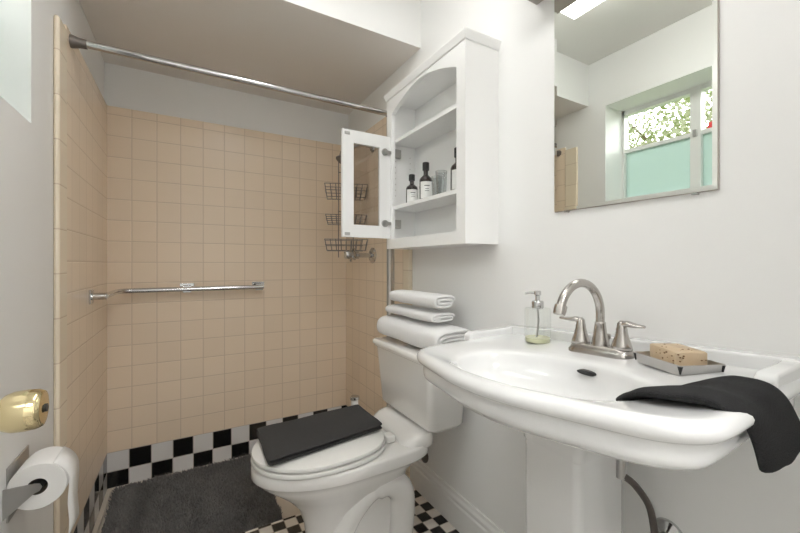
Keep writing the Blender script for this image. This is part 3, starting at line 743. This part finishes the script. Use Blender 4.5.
# door, hinged on the far side, swung out
DYd = 1.500; dx0, dx1, dz0, dz1 = .580, .812, 1.198, 1.666; dt = .018
dr = None
bm = bmesh.new(); st = .052
box(bm, dx0, dx0+st, DYd, DYd+dt, dz0, dz1); box(bm, dx1-st, dx1, DYd, DYd+dt, dz0, dz1)
box(bm, dx0+st, dx1-st, DYd, DYd+dt, dz0, dz0+.055); box(bm, dx0+st, dx1-st, DYd, DYd+dt, dz1-.055, dz1)
dr = obj('door', bm, 'cab', t, smooth=False)
obj('glass_panel', B(dx0+st-.004, dx1-st+.004, DYd+.007, DYd+.010, dz0+.05, dz1-.05), 'doorglass', dr, smooth=False)
for z in (1.265,1.592):
    bm = bmesh.new(); tube(bm, [(dx1-.028,DYd-.001,z),(dx1-.028,DYd-.009,z)], .016, 18); box(bm, dx1-.03, dx1+.045, DYd-.012, DYd-.003, z-.007, z+.007)
    box(bm, dx1+.02, dx1+.055, DYd-.010, DYd+.005, z-.020, z+.020)
    obj('hinge', bm, 'steel', dr, bevel=.0015)
for z in (dz0+.012, dz1-.018):
    obj('catch_plate', B(dx0+.010, dx0+.034, DYd-.003, DYd, z-.005, z+.008), 'steel', dr, bevel=.001)

# things on the lower shelf
SZ = 1.3455
def bottle(x, y, r, h, label, nr=.36):
    t = thing('amber_bottle', label, 'bottle', (x,y,SZ), 'dark bottles on the cabinet shelf')
    hb = h*.60
    obj('bottle_body', LT([(r*.9,0),(r,.003),(r,hb*.92),(r*.9,hb),(r*.5,hb+h*.06),(r*nr,hb+h*.09),(r*nr,h*.80)], (x,y,SZ), 'z', 32), 'amber', t, auto=50)
    obj('cap', LT([(r*.50,0),(r*.52,.002),(r*.52,h*.19),(r*.46,h*.2)], (x,y,SZ+h*.80), 'z', 24), 'dark', t)
    bm = bmesh.new(); a0 = math.atan2(-y, -x); k = 14; rr_ = r+.0006
    z0, z1 = SZ+hb*.12, SZ+hb*.82
    loft(bm, [[(x+rr_*cos(a0+(i/k-.35)*2.6), y+rr_*sin(a0+(i/k-.35)*2.6), z) for i in range(k+1)] for z in (z0,z1)], False, False, closed=False)
    lb = obj('label', bm, 'label', t, auto=0); 
    r2 = rr_+.0005
    for zz_, hh, wd in ((.72,.05,.5),(.55,.03,.35),(.42,.03,.42)):
        zc = z0+(z1-z0)*zz_; bm = bmesh.new()
        loft(bm, [[(x+r2*cos(a0+(i/6-.5)*wd*1.6+.2), y+r2*sin(a0+(i/6-.5)*wd*1.6+.2), z) for i in range(7)] for z in (zc,zc+hh*(z1-z0))], False, False, closed=False)
        obj('print', bm, 'ink', lb, auto=0)
    return t
bottle(.885,1.425,.0270,.140, 'shortest dark bottle, leftmost on the lower cabinet shelf')
bottle(.885,1.312,.0275,.168, 'tall dark bottle second from left on cabinet shelf')
bottle(.885,1.095,.0285,.172, 'dark bottle half hidden by the cabinet frame, right of the glasses')
def tumbler(x, y, r, h, label):
    o = obj('drinking_glass', LT([(r*.75,0),(r*.8,.002),(r,h),(r*.93,h),(r*.76,.010),(r*.3,.008)], (x,y,SZ), 'z', 32), 'tglass', auto=60)
    return tag(o, label, 'glass', 'glasses on the cabinet shelf')
tumbler(.885,1.232,.0225,.092,'clear drinking glass standing next to the tall dark bottle')
tumbler(.868,1.178,.0235,.100,'clear drinking glass standing nearest the half hidden bottle')

# ------------------------------------------------------------------ mirror
MY0, MY1, MZ0, MZ1 = .335, .729, 1.236, 1.882
t = thing('wall_mirror', 'rectangular mirror with thin cut edges on wall above the sink', 'mirror', (XR,.53,MZ0))
bm = bmesh.new()
def mr_(d, x): return [(x,MY0+d,MZ0+d),(x,MY1-d,MZ0+d),(x,MY1-d,MZ1-d),(x,MY0+d,MZ1-d)]
loft(bm, [mr_(0,XR-.005), mr_(.0001,XR-.0080), mr_(.009,XR-.0084)]); obj('glass', bm, 'mirror', t, smooth=False)
bm = B(XR-.005, XR, MY0-.001, MY1+.001, MZ0-.001, MZ1); obj('backing', bm, 'plate', t, smooth=False)
for (yy, zz_) in ((MY0+.04,MZ0-.003),(MY1-.04,MZ0-.003)): obj('clip', B(XR-.010, XR, yy-.006, yy+.006, zz_-.002, zz_+.002), 'steel', t, bevel=.0005)
# vanity light above mirror
t = thing('vanity_light', 'unlit box wall light above the mirror, only corner showing', 'lamp', (XR,.52,1.90))
obj('housing', B(.855,XR,.24,.80,1.903,2.0), 'plate', t, bevel=.003)
obj('shade', B(.858,XR-.003,.243,.797,2.0005,2.03), 'trim', t, bevel=.003)
# ceiling light
t = thing('ceiling_light', 'long warm box ceiling lamp seen only in the mirror', 'lamp', (.345,.68,ZC))
obj('housing', B(.235,.455,.18,1.165,ZC-.012,ZC), 'trim', t, bevel=.002)
obj('diffuser', B(.245,.445,.19,1.157,2.292,ZC-.0125), 'lamp', t, bevel=.01)

# ------------------------------------------------------------------ outside
o = obj('garden_ground', B(-16,-.75,-8,10,-.45,-.35), 'grass', smooth=False); tag(o,'lawn outside the window','lawn'); o['kind']='structure'
def tree(x, y, h, r, label, seed):
    random.seed(seed); t = thing('tree', label, 'tree', (x,y,-.35), 'garden trees outside the window')
    bm = bmesh.new(); tube(bm, [(x,y,-.35),(x+.05,y,.6),(x,y+.05,h*.55)], [.12,.09,.05], 10)
    for k in range(9):
        a = k*2.4; z = h*(.3+.05*k); tube(bm, [(x,y,z),(x+r*.7*cos(a),y+r*.7*sin(a),z+r*.5)], [.03,.01], 6)
    obj('trunk', bm, 'bark', t)
    bm = bmesh.new()
    for k in range(9000):
        d = Vector((random.gauss(0,1),random.gauss(0,1),random.gauss(0,1))).normalized()*(random.random()**.45)
        c = Vector((x,y,h*.62)) + Vector((d.x*r,d.y*r,d.z*h*.45))
        if noise.noise(c*2.2) < -.2: continue
        n1 = Vector((random.gauss(0,1),random.gauss(0,1),random.gauss(0,1))).normalized(); n2 = n1.orthogonal().normalized(); s_ = random.uniform(.028,.055)
        v = [bm.verts.new(c+n1*s_), bm.verts.new(c+n2*s_*.5), bm.verts.new(c-n1*s_), bm.verts.new(c-n2*s_*.5)]
        f = bm.faces.new(v); f.material_index = random.choice((0,1,1))
    o = obj('foliage', bm, ['leaf','leaf2'], t, smooth=False)
    return t
tree(-3.4,1.1,3.3,1.0,'leafy tree straight outside the window with pale leaves',3)
tree(-4.6,2.9,3.9,1.2,'leafy tree outside the window, farther off to the shower side',5)
tree(-3.6,-1.3,3.0,.95,'leafy tree outside the window, on the doorway side',8)
bm = bmesh.new(); c = Vector((-2.2,1.463,2.326))
for k in range(7):
    a = 2*pi*k/7; bmesh.ops.create_icosphere(bm, subdivisions=2, radius=.028, matrix=Matrix.Translation(c+Vector((0,.026*cos(a),.026*sin(a)))) @ Matrix.Diagonal((.4,1,1,1)))
fl = thing('flower', 'red blossom on a thin stalk outside the window', 'flower', (-2.2,1.463,-.35))
obj('blossom', bm, 'petal', fl); obj('stalk', TB([(-2.2,1.463,-.35),(-2.22,1.45,1.2),(-2.21,1.463,2.29)],.004,6),'leaf',fl)

# ------------------------------------------------------------------ light, world, camera
wd = bpy.data.worlds.new('World'); S.world = wd; wd.use_nodes = True
bg = wd.node_tree.nodes['Background']; bg.inputs[0].default_value = (.96,.98,1.0,1); bg.inputs[1].default_value = 1.5
sl_ = bpy.data.lights.new('Daylight','SUN'); sl_.energy = 12.0; sl_.angle = radians(80); sl_.color = (1,.99,.98)
so = bpy.data.objects.new('Daylight', sl_); COL.objects.link(so); so.rotation_euler = Vector((1.0,-.05,-.42)).to_track_quat('-Z','Y').to_euler()
cam = bpy.data.cameras.new('Camera'); co = bpy.data.objects.new('Camera', cam); COL.objects.link(co)
cam.sensor_width = 36; cam.lens = 369/800*36; cam.shift_y = -2.5/800; cam.clip_start = .01
co.location = (0,0,1.08); co.rotation_euler = (radians(90),0,radians(-30)); S.camera = co
vs = S.view_settings; vs.view_transform = 'Standard'; vs.look = 'None'; vs.gamma = 1; vs.use_curve_mapping = False; vs.exposure = 0.16
S.cycles.max_bounces = 12; S.cycles.diffuse_bounces = 6; S.cycles.transparent_max_bounces = 12
